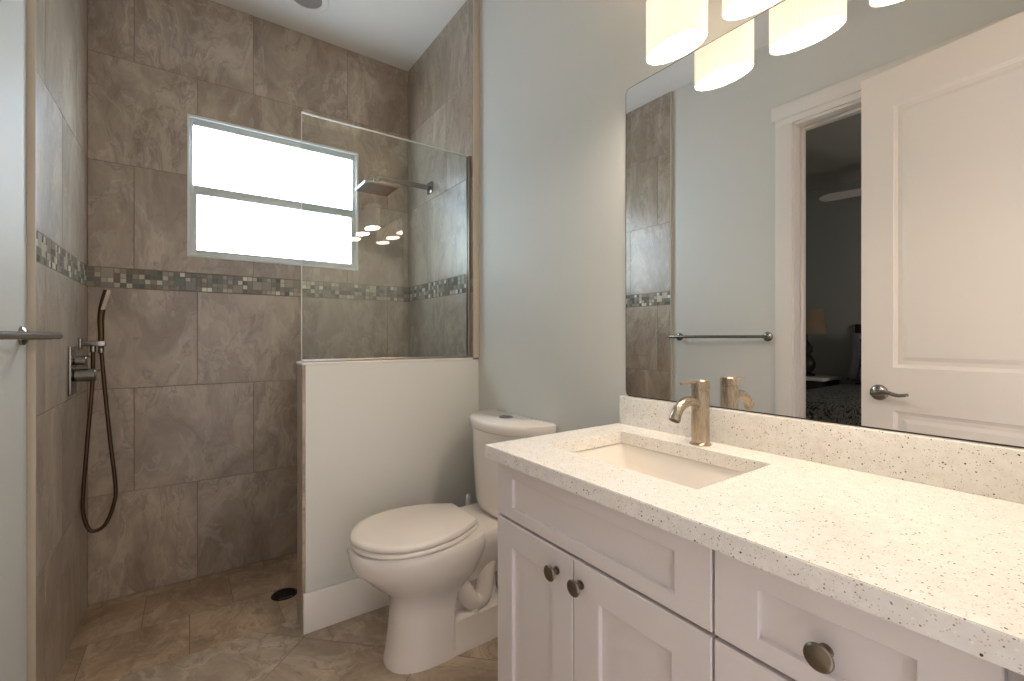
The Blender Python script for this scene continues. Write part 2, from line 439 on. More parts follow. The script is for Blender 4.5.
# floors
def clip_poly(poly, axis, val, keep_less):
    out = []
    for i in range(len(poly)):
        a, b = poly[i], poly[(i+1) % len(poly)]
        ia = (a[axis] <= val) == keep_less; ib = (b[axis] <= val) == keep_less
        if ia: out.append(a)
        if ia != ib:
            t = (val-a[axis])/(b[axis]-a[axis]); out.append((a[0]+(b[0]-a[0])*t, a[1]+(b[1]-a[1])*t))
    return out
def floor_tiles(name, x0, x1, y0, y1, z, ang, tw, th, mname, zfun=None, offset=True, org=(0, 0)):
    bm = B(); uvl = bm.loops.layers.uv.new('tile')
    ca, sa = math.cos(ang), math.sin(ang); N_ = 24
    zf = zfun or (lambda x, y: z)
    for j in range(-int(4/th), int(4/th)):
        for i in range(-int(4/tw)-1, int(4/tw)+1):
            u0 = i*tw+(tw/2 if (offset and j % 2) else 0); v0 = j*th; g = .0015
            q = [(u0+g, v0+g), (u0+tw-g, v0+g), (u0+tw-g, v0+th-g), (u0+g, v0+th-g)]
            p = [(org[0]+a*ca-b*sa, org[1]+a*sa+b*ca) for a, b in q]
            for ax, val, kl in ((0, x0, False), (0, x1, True), (1, y0, False), (1, y1, True)):
                if p: p = clip_poly(p, ax, val, kl)
            if len(p) < 3: continue
            off = (random.uniform(0, 40), random.uniform(0, 40))
            top = [bm.verts.new((a, b, zf(a, b))) for a, b in p]; bot = [bm.verts.new((a, b, zf(a, b)-.008)) for a, b in p]
            fs = [(top, p)]+[((bot[k], bot[(k+1)%len(p)], top[(k+1)%len(p)], top[k]), [p[k], p[(k+1)%len(p)], p[(k+1)%len(p)], p[k]]) for k in range(len(p))]
            for vs, pp in fs:
                try: f = bm.faces.new(vs)
                except ValueError: continue
                for lp, (a, b) in zip(f.loops, pp): lp[uvl].uv = ((a*ca+b*sa)*.8+off[0], (-a*sa+b*ca)+off[1])
    # grout bed
    R = [bm.verts.new((a, b, zf(a, b)-.0008)) for a, b in ((x0, y0), (x1, y0), (x1, y1), (x0, y1))]
    bm.faces.new(R).material_index = 1
    R2 = [bm.verts.new((a, b, -.1)) for a, b in ((x0, y0), (x1, y0), (x1, y1), (x0, y1))]
    bm.faces.new(R2[::-1]).material_index = 1
    for k in range(4): bm.faces.new((R2[k], R2[(k+1)%4], R[(k+1)%4], R[k])).material_index = 1
    return struct(finish(bm, name, [mname, 'floor_grout'], sharp=.1))
floor_tiles('floor', LP-.12, WP, NY-.12, SHY, 0, math.radians(45), .46, .46, 'floor_tile', offset=False, org=(.02, 1.49))
shz = lambda x, y: -.020*min(1.0, max(0.0, (y-SHY)/.45)) 
floor_tiles('floor_shower', LT-.006, WT+.006, SHY, D+.006, 0, math.radians(0), .305, .305, 'shower_tile', zfun=lambda x, y: -.03*(y-SHY)/(D-SHY), org=(0, SHY))

# baseboards
bm = B(); box(bm, HWX, WP-.001, P-.015, P, 0, .15, .004)
struct(finish(bm, 'baseboard_half', 'trim'))
bm = B(); box(bm, WP-.015, WP, .97, P-.015, 0, .15, .004)
struct(finish(bm, 'baseboard_right', 'trim'))
bm = B(); box(bm, LP, LP+.015, 1.172, 1.811, 0, .15, .004)
struct(finish(bm, 'baseboard_left', 'trim'))

# ------------------------------------------------------------------ bedroom doorway casing (left wall)
bm = B()
for (a, b) in ((JY1-.008, 1.167), (JY0-.132, JY0-.006)): box(bm, LP, LP+.020, a, b, 0, JZ-.003, .003)
box(bm, LP, LP+.020, JY0-.132, 1.167, JZ-.003, JZ+.098, .003)
box(bm, LP, LP+.030, JY0-.147, 1.182, JZ+.030, JZ+.106, .003)
# jamb liners with a stop
for (a, b) in ((JY1-.014, JY1), (JY0, JY0+.014)): box(bm, LP-.125, LP+.006, a, b, 0, JZ)
box(bm, LP-.125, LP+.006, JY0+.014, JY1-.014, JZ-.014, JZ)
box(bm, LP-.10, LP-.06, JY1-.026, JY1-.014, 0, JZ-.014, .002); box(bm, LP-.10, LP-.06, JY0+.014, JY0+.026, 0, JZ-.014, .002); box(bm, LP-.10, LP-.06, JY0+.026, JY1-.026, JZ-.026, JZ-.014, .002)
struct(finish(bm, 'trim_4', 'trim'))
# casing around the doorway the camera looks from
bm = B()
box(bm, HX-.02, HX, NY-.125, NY+.003, 0, 2.29); box(bm, OX1, OX1+.02, NY-.125, NY+.003, 0, 2.29); box(bm, HX, OX1, NY-.125, NY+.003, 2.285, 2.29)
struct(finish(bm, 'trim_5', 'trim'))

# ------------------------------------------------------------------ door leaf, standing open
fe = Vector((-.235, .745, 0)); dd = (Vector((HX+.003, NY+.012, 0))-fe); DW = dd.length; dd.normalize()
dn = Vector((-dd.y, dd.x, 0))                                     # normal; flip so it faces +x
if dn.x < 0: dn = -dn
door = thing('door_1', 'white two-panel door standing open with a satin lever handle', 'door', tuple(fe+dd*DW))
door['kind'] = 'structure'; del door['category']
DZ0, DZ1, TH = .01, 2.268, .035
def dp(u, z, n): return fe+dd*u+Vector((0, 0, z))+dn*n
bm = B()
cols = [0, .118, DW-.118, DW]
rows = [DZ0, .24, .80, .985, 2.115, DZ1]
def quad(bm, a, b, c, d): return bm.faces.new([bm.verts.new(x) for x in (a, b, c, d)])
for side, off in ((1, 0.0), (-1, -TH)):
    s = side
    for i in range(3):
        for j in range(5):
            u0, u1, z0, z1 = cols[i], cols[i+1], rows[j], rows[j+1]
            if i == 1 and j in (1, 3):
                # moulded recess then raised field
                prof = [(0, 0), (.004, -.004), (.014, -.009), (.030, -.009), (.046, -.004)]
                ringp = []
                for inset, dz in prof:
                    ringp.append([dp(u0+inset, z0+inset, off+s*dz), dp(u1-inset, z0+inset, off+s*dz), dp(u1-inset, z1-inset, off+s*dz), dp(u0+inset, z1-inset, off+s*dz)])
                ring_loft(bm, ringp, cap0=False, cap1=True)
            else: quad(bm, dp(u0, z0, off), dp(u1, z0, off), dp(u1, z1, off), dp(u0, z1, off))
for (a, b, c, d) in (((0, DZ0), (0, DZ1), 0, 0), ((DW, DZ0), (DW, DZ1), 0, 0), ((0, DZ0), (DW, DZ0), 0, 0), ((0, DZ1), (DW, DZ1), 0, 0)):
    quad(bm, dp(a[0], a[1], 0), dp(b[0], b[1], 0), dp(b[0], b[1], -TH), dp(a[0], a[1], -TH))
finish(bm, 'door_panel', 'door', door, weld=True, sharp=math.radians(15))
def lever(bm, side):
    n = dn*side; base = dp(.068, .873, 0 if side > 0 else -TH)
    lathe(bm, base, n, [(0, .034), (.004, .034), (.010, .030), (.013, .020), (.016, .013), (.045, .011), (.047, .011)], 28)
    c = base+n*.047
    tube(bm, [c-dd*.010, c+dd*.012, c+dd*.045+Z*.006, c+dd*.085-Z*.002, c+dd*.118+Z*.004-n*.006], .008, 12, radii=lambda t: .0115-.005*t)
bm = B(); lever(bm, 1); setp(finish(bm, 'door_handle', 'chrome', door), 'curved satin nickel lever with round rose')
for z in (.25, 1.14, 2.03): bm = B(); cyl(bm, dp(DW+.004, z-.045, .004), dp(DW+.004, z+.045, .004), .006, 12); finish(bm, 'hinge', 'chrome', door)

# ------------------------------------------------------------------ window
win = thing('window_1', None, None, ((WX0+WX1)/2, D, WZ0)); struct(win)
wy0, wy1 = D-.004, D+.06
def framebox(bm, x0, x1, z0, z1, w, y0, y1, bev=.002):
    wl, wr, wb, wt = w
    box(bm, x0, x0+wl, y0, y1, z0, z1, bev); box(bm, x1-wr, x1, y0, y1, z0, z1, bev)
    box(bm, x0+wl, x1-wr, y0, y1, z0, z0+wb, bev); box(bm, x0+wl, x1-wr, y0, y1, z1-wt, z1, bev)
bm = B(); framebox(bm, WX0, WX1, WZ0, WZ1, (.010, .012, .012, .012), wy0, wy1); finish(bm, 'window_frame', 'winwhite', win)
bm = B(); framebox(bm, WX0+.010, WX1-.012, 1.800, WZ1-.012, (.013, .016, .040, .030), D+.012, D+.045); us = finish(bm, 'window_sash', 'alu', win)
bm = B(); framebox(bm, WX0+.010, WX1-.012, WZ0+.012, 1.800, (.028, .026, .024, .004), D+.004, D+.036); 
box(bm, WX0+.017, WX0+.027, D-.002, D+.006, 1.60, 1.625, .002); ls = finish(bm, 'window_sash', 'alu', win)
bm = B(); box(bm, WX0+.022, WX1-.027, D+.030, D+.035, 1.838, WZ1-.040); finish(bm, 'window_pane', 'frost', us)
bm = B(); box(bm, WX0+.037, WX1-.037, D+.022, D+.027, WZ0+.035, 1.797); finish(bm, 'window_pane', 'frost', ls)
bm = B(); box(bm, WX0-.05, WX1+.05, D+.09, D+.11, WZ0-.05, WZ1+.05); struct(finish(bm, 'wall_back_outer', 'grout'))

# ------------------------------------------------------------------ glass panel on the half wall
GY = P+.022
gp = thing('shower_glass_panel', 'clear frameless glass panel standing on the beige half wall', 'glass panel', ((HWX+WT)/2, GY, HWZ+.009))
bm = B(); box(bm, HWX+.002, WT-.008, GY, GY+.0098, HWZ+.012, 1.9705); finish(bm, 'pane', 'glass', gp)
bm = B(); box(bm, HWX+.002, WT-.008, GY-.0005, GY+.0103, 1.9705, 1.9740, .0008); box(bm, HWX, HWX+.002, GY-.0003, GY+.0101, HWZ+.012, 1.9740); finish(bm, 'polished_edge', 'glass_edge', gp)
bm = B(); box(bm, WT-.016, WT, GY-.006, GY-.001, HWZ+.009, 1.9740, .001); box(bm, WT-.016, WT, GY+.011, GY+.016, HWZ+.009, 1.9740, .001); finish(bm, 'wall_channel', 'steel', gp)
bm = B(); box(bm, HWX+.002, WT-.016, GY-.005, GY-.0005, HWZ+.009, HWZ+.019, .001); box(bm, HWX+.002, WT-.016, GY+.0105, GY+.015, HWZ+.009, HWZ+.019, .001); finish(bm, 'base_channel', 'steel', gp)

# ------------------------------------------------------------------ rain shower head
AY, AZ = 2.30, 1.940
rs = thing('rain_shower_head', 'square rain shower head on a straight arm behind the glass panel', 'shower head', (WT, AY, AZ))
bm = B(); box(bm, WT-.010, WT, AY-.028, AY+.028, AZ-.032, AZ+.032, .003); finish(bm, 'wall_flange', 'chrome', rs)
HXc = .784
bm = B(); tube(bm, [(WT-.008, AY, AZ), (HXc+.06, AY, AZ), (HXc+.02, AY, AZ-.001), (HXc, AY, AZ-.014), (HXc, AY, AZ-.045)], .0135, 16, smooth=6); finish(bm, 'arm', 'chrome', rs)
bm = B(); lathe(bm, (HXc, AY, AZ-.055), Z, [(0, .012), (.004, .018), (.016, .018), (.020, .012)], 20)
box(bm, HXc-.086, HXc+.086, AY-.086, AY+.086, AZ-.065, AZ-.054, .003); hd = finish(bm, 'spray_head', 'chrome', rs)
bm = B(); box(bm, HXc-.080, HXc+.080, AY-.080, AY+.080, AZ-.0665, AZ-.0648)
for i in range(9):
    for j in range(9): cyl(bm, (HXc-.068+.017*i, AY-.068+.017*j, AZ-.066), (HXc-.068+.017*i, AY-.068+.017*j, AZ-.0685), .003, 8)
setp(finish(bm, 'nozzle_plate', 'drain', hd), 'dark underside with rows of nozzles')

# ------------------------------------------------------------------ hand shower with hose
HY, HZ = 2.445, 1.090
hs = thing('hand_shower', 'slim bronze hand shower with a looping hose on the left tiled wall', 'hand shower', (LT, HY, HZ))
bm = B(); box(bm, LT, LT+.008, HY-.022, HY+.022, HZ-.026, HZ+.022, .002)
box(bm, LT+.008, LT+.078, HY-.014, HY+.014, HZ-.012, HZ+.010, .003)
finish(bm, 'bracket', 'chrome', hs)
bx = LT+.064
bm = B()
tube(bm, [(bx, HY, HZ-.02), (bx, HY, HZ+.05), (bx-.001, HY, HZ+.10), (bx+.006, HY-.005, HZ+.155), (bx+.020, HY-.012, HZ+.215)], .011, 14, radii=lambda t: .0095+.0025*min(1, t*1.3))
finish(bm, 'wand', 'bronze', hs)
bm = B()
pA, pB = Vector((bx+.006, HY-.020, HZ+.135)), Vector((bx+.026, HY-.026, HZ+.214))
ring_loft(bm, [[pA+Vector((sx, 0, 0)), pB+Vector((sx, 0, 0)), pB+Vector((sx, .006, 0)), pA+Vector((sx, .006, 0))] for sx in (-.005, .008)])
setp(finish(bm, 'spray_face', 'nickel', hs), 'pale gold spray face')
bm = B()
tube(bm, [(LT+.040, HY, HZ-.012), (LT+.038, HY, HZ-.16), (LT+.024, HY, HZ-.38), (LT+.012, HY, HZ-.58), (LT+.012, HY, HZ-.68), (LT+.034, HY, HZ-.748), (LT+.075, HY, HZ-.735), (LT+.102, HY, HZ-.66),
          (LT+.108, HY, HZ-.58), (LT+.092, HY, HZ-.40), (LT+.075, HY, HZ-.18), (bx, HY, HZ-.020)], .0068, 12, smooth=10)
finish(bm, 'hose', 'bronze', hs)
bm = B(); cyl(bm, (LT+.040, HY, HZ-.036), (LT+.040, HY, HZ-.010), .0095, 14, bev=.002); cyl(bm, (bx, HY, HZ-.040), (bx, HY, HZ-.012), .0095, 14, bev=.002)
finish(bm, 'hose_nut', 'chrome', hs)

# ------------------------------------------------------------------ shower valve
VY, VZ = 2.285, .994
sv = thing('shower_valve', 'rectangular shower valve plate with two levers on the left tiled wall', 'shower valve', (LT, VY, VZ))
bm = B(); box(bm, LT, LT+.009, VY-.05, VY+.05, VZ-.090, VZ+.088, .003); finish(bm, 'plate', 'chrome', sv)
for z, r, ln, s_ in ((VZ+.034, .017, .032, .028), (VZ-.020, .024, .058, .045)):
    bm = B(); lathe(bm, (LT+.009, VY, z), X, [(0, r*.8), (.004, r), (ln, r), (ln+.003, r-.003)], 24)
    tube(bm, [(LT+ln-.002, VY+.01, z+.006), (LT+ln+.004, VY+.030, z+.008), (LT+ln+.010, VY+s_+.03, z+.012)], .0055, 10)
    finish(bm, 'lever_handle', 'chrome', sv)

# ------------------------------------------------------------------ floor drain
dx_, dy_ = .338, 2.186; dz_ = -.03*(dy_-SHY)/(D-SHY)
dr = thing('floor_drain', 'round dark bronze drain in the shower floor', 'drain', (dx_, dy_, dz_))
bm = B(); lathe(bm, (dx_, dy_, dz_-.004), Z, [(0, .052), (.006, .052), (.008, .048), (.008, .043), (.005, .042)], 36, cap0=True, cap1=True); finish(bm, 'rim', 'drain', dr)
bm = B()
for k in range(-3, 4):
    hw_ = math.sqrt(.041**2-(k*.012)**2); box(bm, dx_-hw_, dx_+hw_, dy_+k*.012-.003, dy_+k*.012+.003, dz_+.001, dz_+.0035, .0008)
finish(bm, 'grate', 'drain', dr)

# ------------------------------------------------------------------ towel bar
tb = thing('towel_bar', 'satin metal towel bar on the pale left wall, seen again in the mirror', 'towel bar', (LP, 1.49, 1.118))
bm = B(); cyl(bm, (-.302, 1.178, 1.118), (-.302, 1.795, 1.118), .009, 18, bev=.002); finish(bm, 'bar', 'chrome', tb)
for y in (1.212, 1.765):
    bm = B(); lathe(bm, (LP, y, 1.118), X, [(0, .026), (.006, .026), (.011, .020), (.014, .012), (.062, .010)], 24); finish(bm, 'post', 'chrome', tb)

# ------------------------------------------------------------------ ceiling light (off)
cl_ = thing('recessed_ceiling_light', 'round recessed ceiling light, unlit, above the shower', 'ceiling light', (.46, 2.335, HC))
bm = B(); lathe(bm, (.46, 2.335, HC), -Z, [(0, .098), (.006, .096), (.010, .086), (.006, .068), (.001, .066)], 40, cap0=False, cap1=False); finish(bm, 'trim_ring', 'trim', cl_)
bm = B(); lathe(bm, (.46, 2.335, HC), -Z, [(.001, .067), (.003, .05), (.004, .001)], 40); finish(bm, 'lens', 'lens', cl_)

# ------------------------------------------------------------------ toilet
TY = 1.500
def interp(tab, x):
    if x <= tab[0][0]: return tab[0][1]
    for (a, b), (c, d) in zip(tab, tab[1:]):
        if x <= c: t = (x-a)/(c-a); return b+(d-b)*t
    return tab[-1][1]
EGG = [(0, 0), (.004, .10), (.016, .23), (.045, .40), (.10, .61), (.18, .80), (.29, .94), (.42, 1.0), (.55, .99), (.68, .93), (.80, .83), (.90, .70), (.96, .61), (1.0, .54)]
def smooth_egg(n=26, tab=EGG):
    pts = catmull([(a, b, 0) for a, b in tab], 4); return [(p.x, max(0, p.y)) for p in pts]
def egg_ring(xf, xr, w, z, tab=None):
    pr = smooth_egg() if tab is None else tab
    L_ = xr-xf; a = [(xf+L_*s, TY-w*h_, z) for s, h_ in pr]; b = [(xf+L_*s, TY+w*h_, z) for s, h_ in reversed(pr[1:])]
    return [Vector(p) for p in a+b]
def sup_ring(x0, x1, hw, z, n=40, e=2.6, yc=None):
    yc = TY if yc is None else yc; cx, hx = (x0+x1)/2, (x1-x0)/2; out = []
    for i in range(n):
        t = 2*PI*i/n; c, s_ = math.cos(t), math.sin(t)
        out.append(Vector((cx+hx*math.copysign(abs(c)**(2/e), c), yc+hw*math.copysign(abs(s_)**(2/e), s_), z)))
    return out
toilet = thing('toilet', 'white two-piece toilet with closed lid between the half wall and the vanity', 'toilet', (.8, TY, 0))
bm = B()
# pedestal flowing into the bowl
secs = [(.540, .768, .104, 0), (.540, .768, .104, .012), (.546, .768, .102, .03), (.556, .768, .099, .10), (.562, .77, .096, .17), (.564, .79, .096, .215), (.540, .82, .115, .25), (.500, .86, .145, .285), (.465, .90, .158, .32), (.432, .92, .170, .355), (.424, .93, .174, .385), (.420, .93, .174, .405), (.424, .925, .170, .417)]
rs_ = []
for (a, b, w, z) in secs:
    t = min(1, max(0, (z-.20)/.12)); s1 = []; mxx = b-.075
    for i in range(64):
        th = 2*PI*i/64; c, s_ = math.cos(th), math.sin(th); e = 2.35 if c < 0 else 7
        s1.append(Vector((mxx+(mxx-a if c < 0 else b-mxx)*math.copysign(abs(c)**(2/e), c), TY+w*math.copysign(abs(s_)**(2/e), s_), z)))
    cx = (a+b)/2; hx = (b-a)/2; s2 = []
    for i in range(64):
        th = 2*PI*i/64; c, s_ = math.cos(th), math.sin(th)
        k = 1-.22*max(0, -c)**1.5 if False else 1
        s2.append(Vector((cx+.03+(hx+(.03 if c < 0 else -.03))*math.copysign(abs(c)**(2/2.15), c), TY+w*math.copysign(abs(s_)**(2/2.15), s_), z)))
    rs_.append([p.lerp(q, t) for p, q in zip(s1, s2)])
ring_loft(bm, rs_)
# rear deck that carries the tank
ring_loft(bm, [sup_ring(.80, 1.02, .06, .22, e=4), sup_ring(.80, 1.05, .10, .30, e=4), sup_ring(.80, 1.09, .125, .36, e=5), sup_ring(.80, 1.10, .135, .405, e=6), sup_ring(.80, 1.10, .130, .4185, e=6)])
# foot plate and hidden core
ring_loft(bm, [sup_ring(.70, 1.02, .101, 0, e=9), sup_ring(.70, 1.02, .101, .010, e=9), sup_ring(.70, 1.01, .093, .022, e=9), sup_ring(.70, 1.01, .091, .112, e=9), sup_ring(.71, 1.0, .078, .118, e=9)])
ring_loft(bm, [sup_ring(.72, .98, .040, .08, e=4), sup_ring(.72, .98, .040, .30, e=4)])
# trapway bulging on both sides
for sgn in (-1, 1):
    tube(bm, [(.74, TY+sgn*.035, .30), (.79, TY+sgn*.052, .235), (.83, TY+sgn*.058, .165), (.86, TY+sgn*.058, .14), (.895, TY+sgn*.058, .155), (.905, TY+sgn*.058, .215), (.915, TY+sgn*.058, .275), (.955, TY+sgn*.055, .315), (1.0, TY+sgn*.05, .32)], .034, 16)
finish(bm, 'bowl', 'porcelain', toilet, sharp=math.radians(55))
for s_ in (-1, 1):
    bm = B(); lathe(bm, (.850, TY+s_*.078, .112), Z, [(0, .014), (.010, .014), (.018, .010), (.021, .003)], 16); finish(bm, 'bolt_cap', 'lidwhite', toilet)
eg = smooth_egg()
bm = B(); ring_loft(bm, [egg_ring(.436, .850, .168, .4195, eg), egg_ring(.430, .850, .172, .424, eg), egg_ring(.430, .850, .172, .432, eg), egg_ring(.434, .850, .169, .436, eg)])
finish(bm, 'seat', 'lidwhite', toilet, sharp=math.radians(50))
bm = B(); ring_loft(bm, [egg_ring(.434, .846, .168, .4385, eg), egg_ring(.428, .848, .172, .444, eg), egg_ring(.428, .848, .172, .452, eg), egg_ring(.432, .847, .169, .458, eg), egg_ring(.453, .842, .155, .4615, eg)])
finish(bm, 'lid', 'lidwhite', toilet, sharp=math.radians(50))
for s_ in (-1, 1): bm = B(); cyl(bm, (.856, TY+s_*.045, .436), (.856, TY+s_*.082, .436), .0095, 16, bev=.003); box(bm, .846, .872, TY+s_*.064-.014, TY+s_*.064+.014, .4185, .430, .003); finish(bm, 'hinge', 'lidwhite', toilet)
KY = 1.492
def tank_ring(dep, xb, hw, z, n=36, e=2.25):
    out = []
    for i in range(n+1):
        a = PI*i/n; c, s_ = math.cos(a), math.sin(a)
        out.append(Vector((xb-.02-(dep-.02)*abs(s_)**(2/e), KY-hw*math.copysign(abs(c)**(2/e), c), z)))
    return out+[Vector((xb-.006, KY+hw, z)), Vector((xb, KY+hw-.006, z)), Vector((xb, KY, z)), Vector((xb, KY-hw+.006, z)), Vector((xb-.006, KY-hw, z))]
bm = B(); ring_loft(bm, [tank_ring(.135, 1.095, .165, .418), tank_ring(.155, 1.10, .182, .432), tank_ring(.166, 1.105, .193, .465), tank_ring(.178, 1.11, .205, .60), tank_ring(.185, 1.112, .211, .750)])
finish(bm, 'tank', 'porcelain', toilet, sharp=math.radians(55))
bm = B(); ring_loft(bm, [tank_ring(.190, 1.113, .217, .750), tank_ring(.197, 1.114, .220, .756), tank_ring(.199, 1.114, .222, .778), tank_ring(.196, 1.114, .222, .788), tank_ring(.184, 1.110, .211, .793)])
finish(bm, 'tank_lid', 'porcelain', toilet, sharp=math.radians(55))
bm = B(); lathe(bm, (1.035, KY, .7925), Z, [(0, .028), (.003, .028), (.005, .025), (.006, .002)], 28); box(bm, 1.034, 1.036, KY-.024, KY+.024, .798, .799)
setp(finish(bm, 'flush_button', 'chrome', toilet), 'round metal dual flush button')

# ------------------------------------------------------------------ toilet brush
br_ = thing('toilet_brush', 'white toilet brush standing in the corner behind the toilet', 'toilet brush', (1.015, 1.757, 0))
bm = B(); lathe(bm, (1.015, 1.757, 0), Z, [(0, .040), (.004, .042), (.10, .038), (.13, .030), (.132, .026), (.02, .024)], 28); finish(bm, 'holder', 'plastic', br_)
bm = B(); lathe(bm, (1.015, 1.757, .03), Z, [(0, .008), (.22, .008), (.25, .012), (.36, .013), (.378, .010), (.385, .003)], 18); finish(bm, 'handle', 'plastic', br_)

# ------------------------------------------------------------------ vanity cabinet
FX = .622; CT, CB = .845, .813
cb = thing('vanity_cabinet', 'white shaker vanity cabinet with round knobs under the quartz worktop', 'cabinet', (.87, .5, 0))
CY0, CY1 = .066, .936
bm = B()
box(bm, FX+.021, WP-.002, CY1-.018, CY1, 0, CB, .001); box(bm, FX+.021, WP-.002, CY0, CY0+.018, 0, CB, .001)
box(bm, FX+.021, WP-.002, CY0, CY1, .10, .118); box(bm, 1.106, WP-.002, CY0, CY1, .1, CB)
box(bm, FX+.0205, FX+.032, CY0+.018, CY1-.018, .10, CB-.001, 0)          # face behind the fronts
box(bm, FX+.07, FX+.085, CY0+.018, CY1-.018, 0, .10)
finish(bm, 'body', 'cab', cb)
bm = B()
for z in (.675,): box(bm, FX+.014, FX+.0203, .075, .935, z-.004, z+.006)
box(bm, FX+.014, FX+.0203, .363, .370, .10, .811); box(bm, FX+.014, FX+.0203, .658, .665, .10, .676)
box(bm, FX+.014, FX+.0203, .075, .363, .385, .391)
finish(bm, 'reveal', 'gap', cb)
def shaker(name, y0, y1, z0, z1, st, rt, rb, bm=None):
    bm = B(); x0, x1 = FX, FX+.020; dpt = .009
    rp = []
    o_ = [(y0, z0), (y1, z0), (y1, z1), (y0, z1)]; i_ = [(y0+st, z0+rb), (y1-st, z0+rb), (y1-st, z1-rt), (y0+st, z1-rt)]
    def R_(pts, x, ins=0):
        s = [(1, 1), (-1, 1), (-1, -1), (1, -1)]
        return [Vector((x, p[0]+s[k][0]*ins, p[1]+s[k][1]*ins)) for k, p in enumerate(pts)]
    ring_loft(bm, [R_(o_, x1), R_(o_, x0+.0015), R_(o_, x0, .0015), R_(i_, x0, -.0012), R_(i_, x0+.0012), R_(i_, x0+dpt, .0004)], True, True)
    return finish(bm, name, 'cab', cb, sharp=math.radians(20))
def knob(y, z, par):
    bm = B(); lathe(bm, (FX, y, z), -X, [(0, .0085), (.002, .0085), (.0035, .0055), (.014, .0052), (.017, .0085), (.0185, .0155), (.0205, .0165), (.0225, .0160), (.0245, .0135), (.0255, .001)], 32)
    return setp(finish(bm, 'knob', 'knob', par), 'round brushed nickel knob')
shaker('false_drawer_front', .369, .934, .681, .810, .063, .033, .028)
d1 = shaker('door', .664, .934, .105, .674, .063, .060, .060); knob(.711, .630, d1)
d2 = shaker('door', .369, .661, .105, .674, .068, .060, .060); knob(.640, .631, d2)
dA = shaker('drawer', .077, .365, .681, .810, .063, .036, .028); knob(.223, .738, dA)
dB = shaker('drawer', .077, .365, .392, .674, .063, .060, .060); knob(.223, .53, dB)
dC = shaker('drawer', .077, .365, .105, .386, .063, .060, .060); knob(.223, .25, dC)
bm = B(); box(bm, FX+.010, FX+.03, NY+.002, CY0-.001, 0, CB, .001); box(bm, FX+.004, FX+.010, NY+.008, NY+.014, 0, CB, .001); finish(bm, 'filler_strip', 'filler', cb)

# ------------------------------------------------------------------ worktop with cutout, backsplash, sink
SX0, SX1, SY0, SY1 = .731, 1.005, .4614, .8702
bm = B(); y0, y1, x0, x1 = NY+.001, .9633, .603, WP-.0005
xs = [x0, SX0, SX1, x1]; ys = [y0, SY0, SY1, y1]
for zz, up in ((CT, 1), (CB, 0)):
    for i in range(3):
        for j in range(3):
            if i == 1 and j == 1: continue
            v = [bm.verts.new(p) for p in ((xs[i], ys[j], zz), (xs[i+1], ys[j], zz), (xs[i+1], ys[j+1], zz), (xs[i], ys[j+1], zz))]
            bm.faces.new(v if up else v[::-1])
def vq(a, b): bm.faces.new([bm.verts.new(p) for p in ((a[0], a[1], CB), (b[0], b[1], CB), (b[0], b[1], CT), (a[0], a[1], CT))])
for i in range(3):
    vq((xs[i], y0), (xs[i+1], y0)); vq((xs[i+1], y1), (xs[i], y1)); vq((x0, ys[i+1]), (x0, ys[i])); vq((x1, ys[i]), (x1, ys[i+1]))
vq((SX0, SY0), (SX0, SY1)); vq((SX1, SY1), (SX1, SY0)); vq((SX1, SY0), (SX0, SY0)); vq((SX0, SY1), (SX1, SY1))
bmesh.ops.remove_doubles(bm, verts=bm.verts, dist=1e-6); bmesh.ops.recalc_face_normals(bm, faces=bm.faces)
es = [e for e in bm.edges if len(e.link_faces) == 2 and e.calc_face_angle(0) > 1]
bmesh.ops.bevel(bm, geom=es, offset=.0015, segments=2, affect='EDGES')
setp(finish(bm, 'worktop', 'quartz', sharp=.6), 'speckled cream quartz vanity worktop with a rectangular sink cutout', 'worktop')
bm = B(); box(bm, WP-.024, WP-.0005, NY+.001, .957, CT, .9305, .0015)
setp(finish(bm, 'backsplash', 'quartz'), 'low speckled quartz backsplash strip below the mirror', 'backsplash')
sk = thing('sink', 'white rectangular undermount sink set in the quartz worktop', 'sink', ((SX0+SX1)/2, (SY0+SY1)/2, CB-.15))
bm = B()
def rr(x0, x1, y0, y1, z, r, n=6):
    out = []
    for cx, cy, a0 in ((x1-r, y1-r, 0), (x0+r, y1-r, PI/2), (x0+r, y0+r, PI), (x1-r, y0+r, 3*PI/2)):
        for k in range(n+1): a = a0+PI/2*k/n; out.append(Vector((cx+r*math.cos(a), cy+r*math.sin(a), z)))
    return out
o_ = .006; zt = CB-.0005; dpx = .135
def sr(ins, z, r): return rr(SX0-o_+ins, SX1+o_-ins, SY0-o_+ins, SY1+o_-ins, z, r)
ring_loft(bm, [sr(-.018, zt-.02, .02), sr(-.018, zt, .02), sr(0, zt, .012), sr(.004, zt-.006, .014), sr(.014, zt-.05, .022), sr(.030, zt-.10, .035), sr(.055, zt-.125, .045), sr(.09, zt-.133, .04)], False, True)
finish(bm, 'basin', 'sink', sk, sharp=math.radians(60))
bm = B(); lathe(bm, ((SX0+SX1)/2+.01, (SY0+SY1)/2, zt-.1335), Z, [(0, .030), (.004, .030), (.006, .024), (.004, .018), (.006, .001)], 28); finish(bm, 'sink_drain', 'nickel', sk)

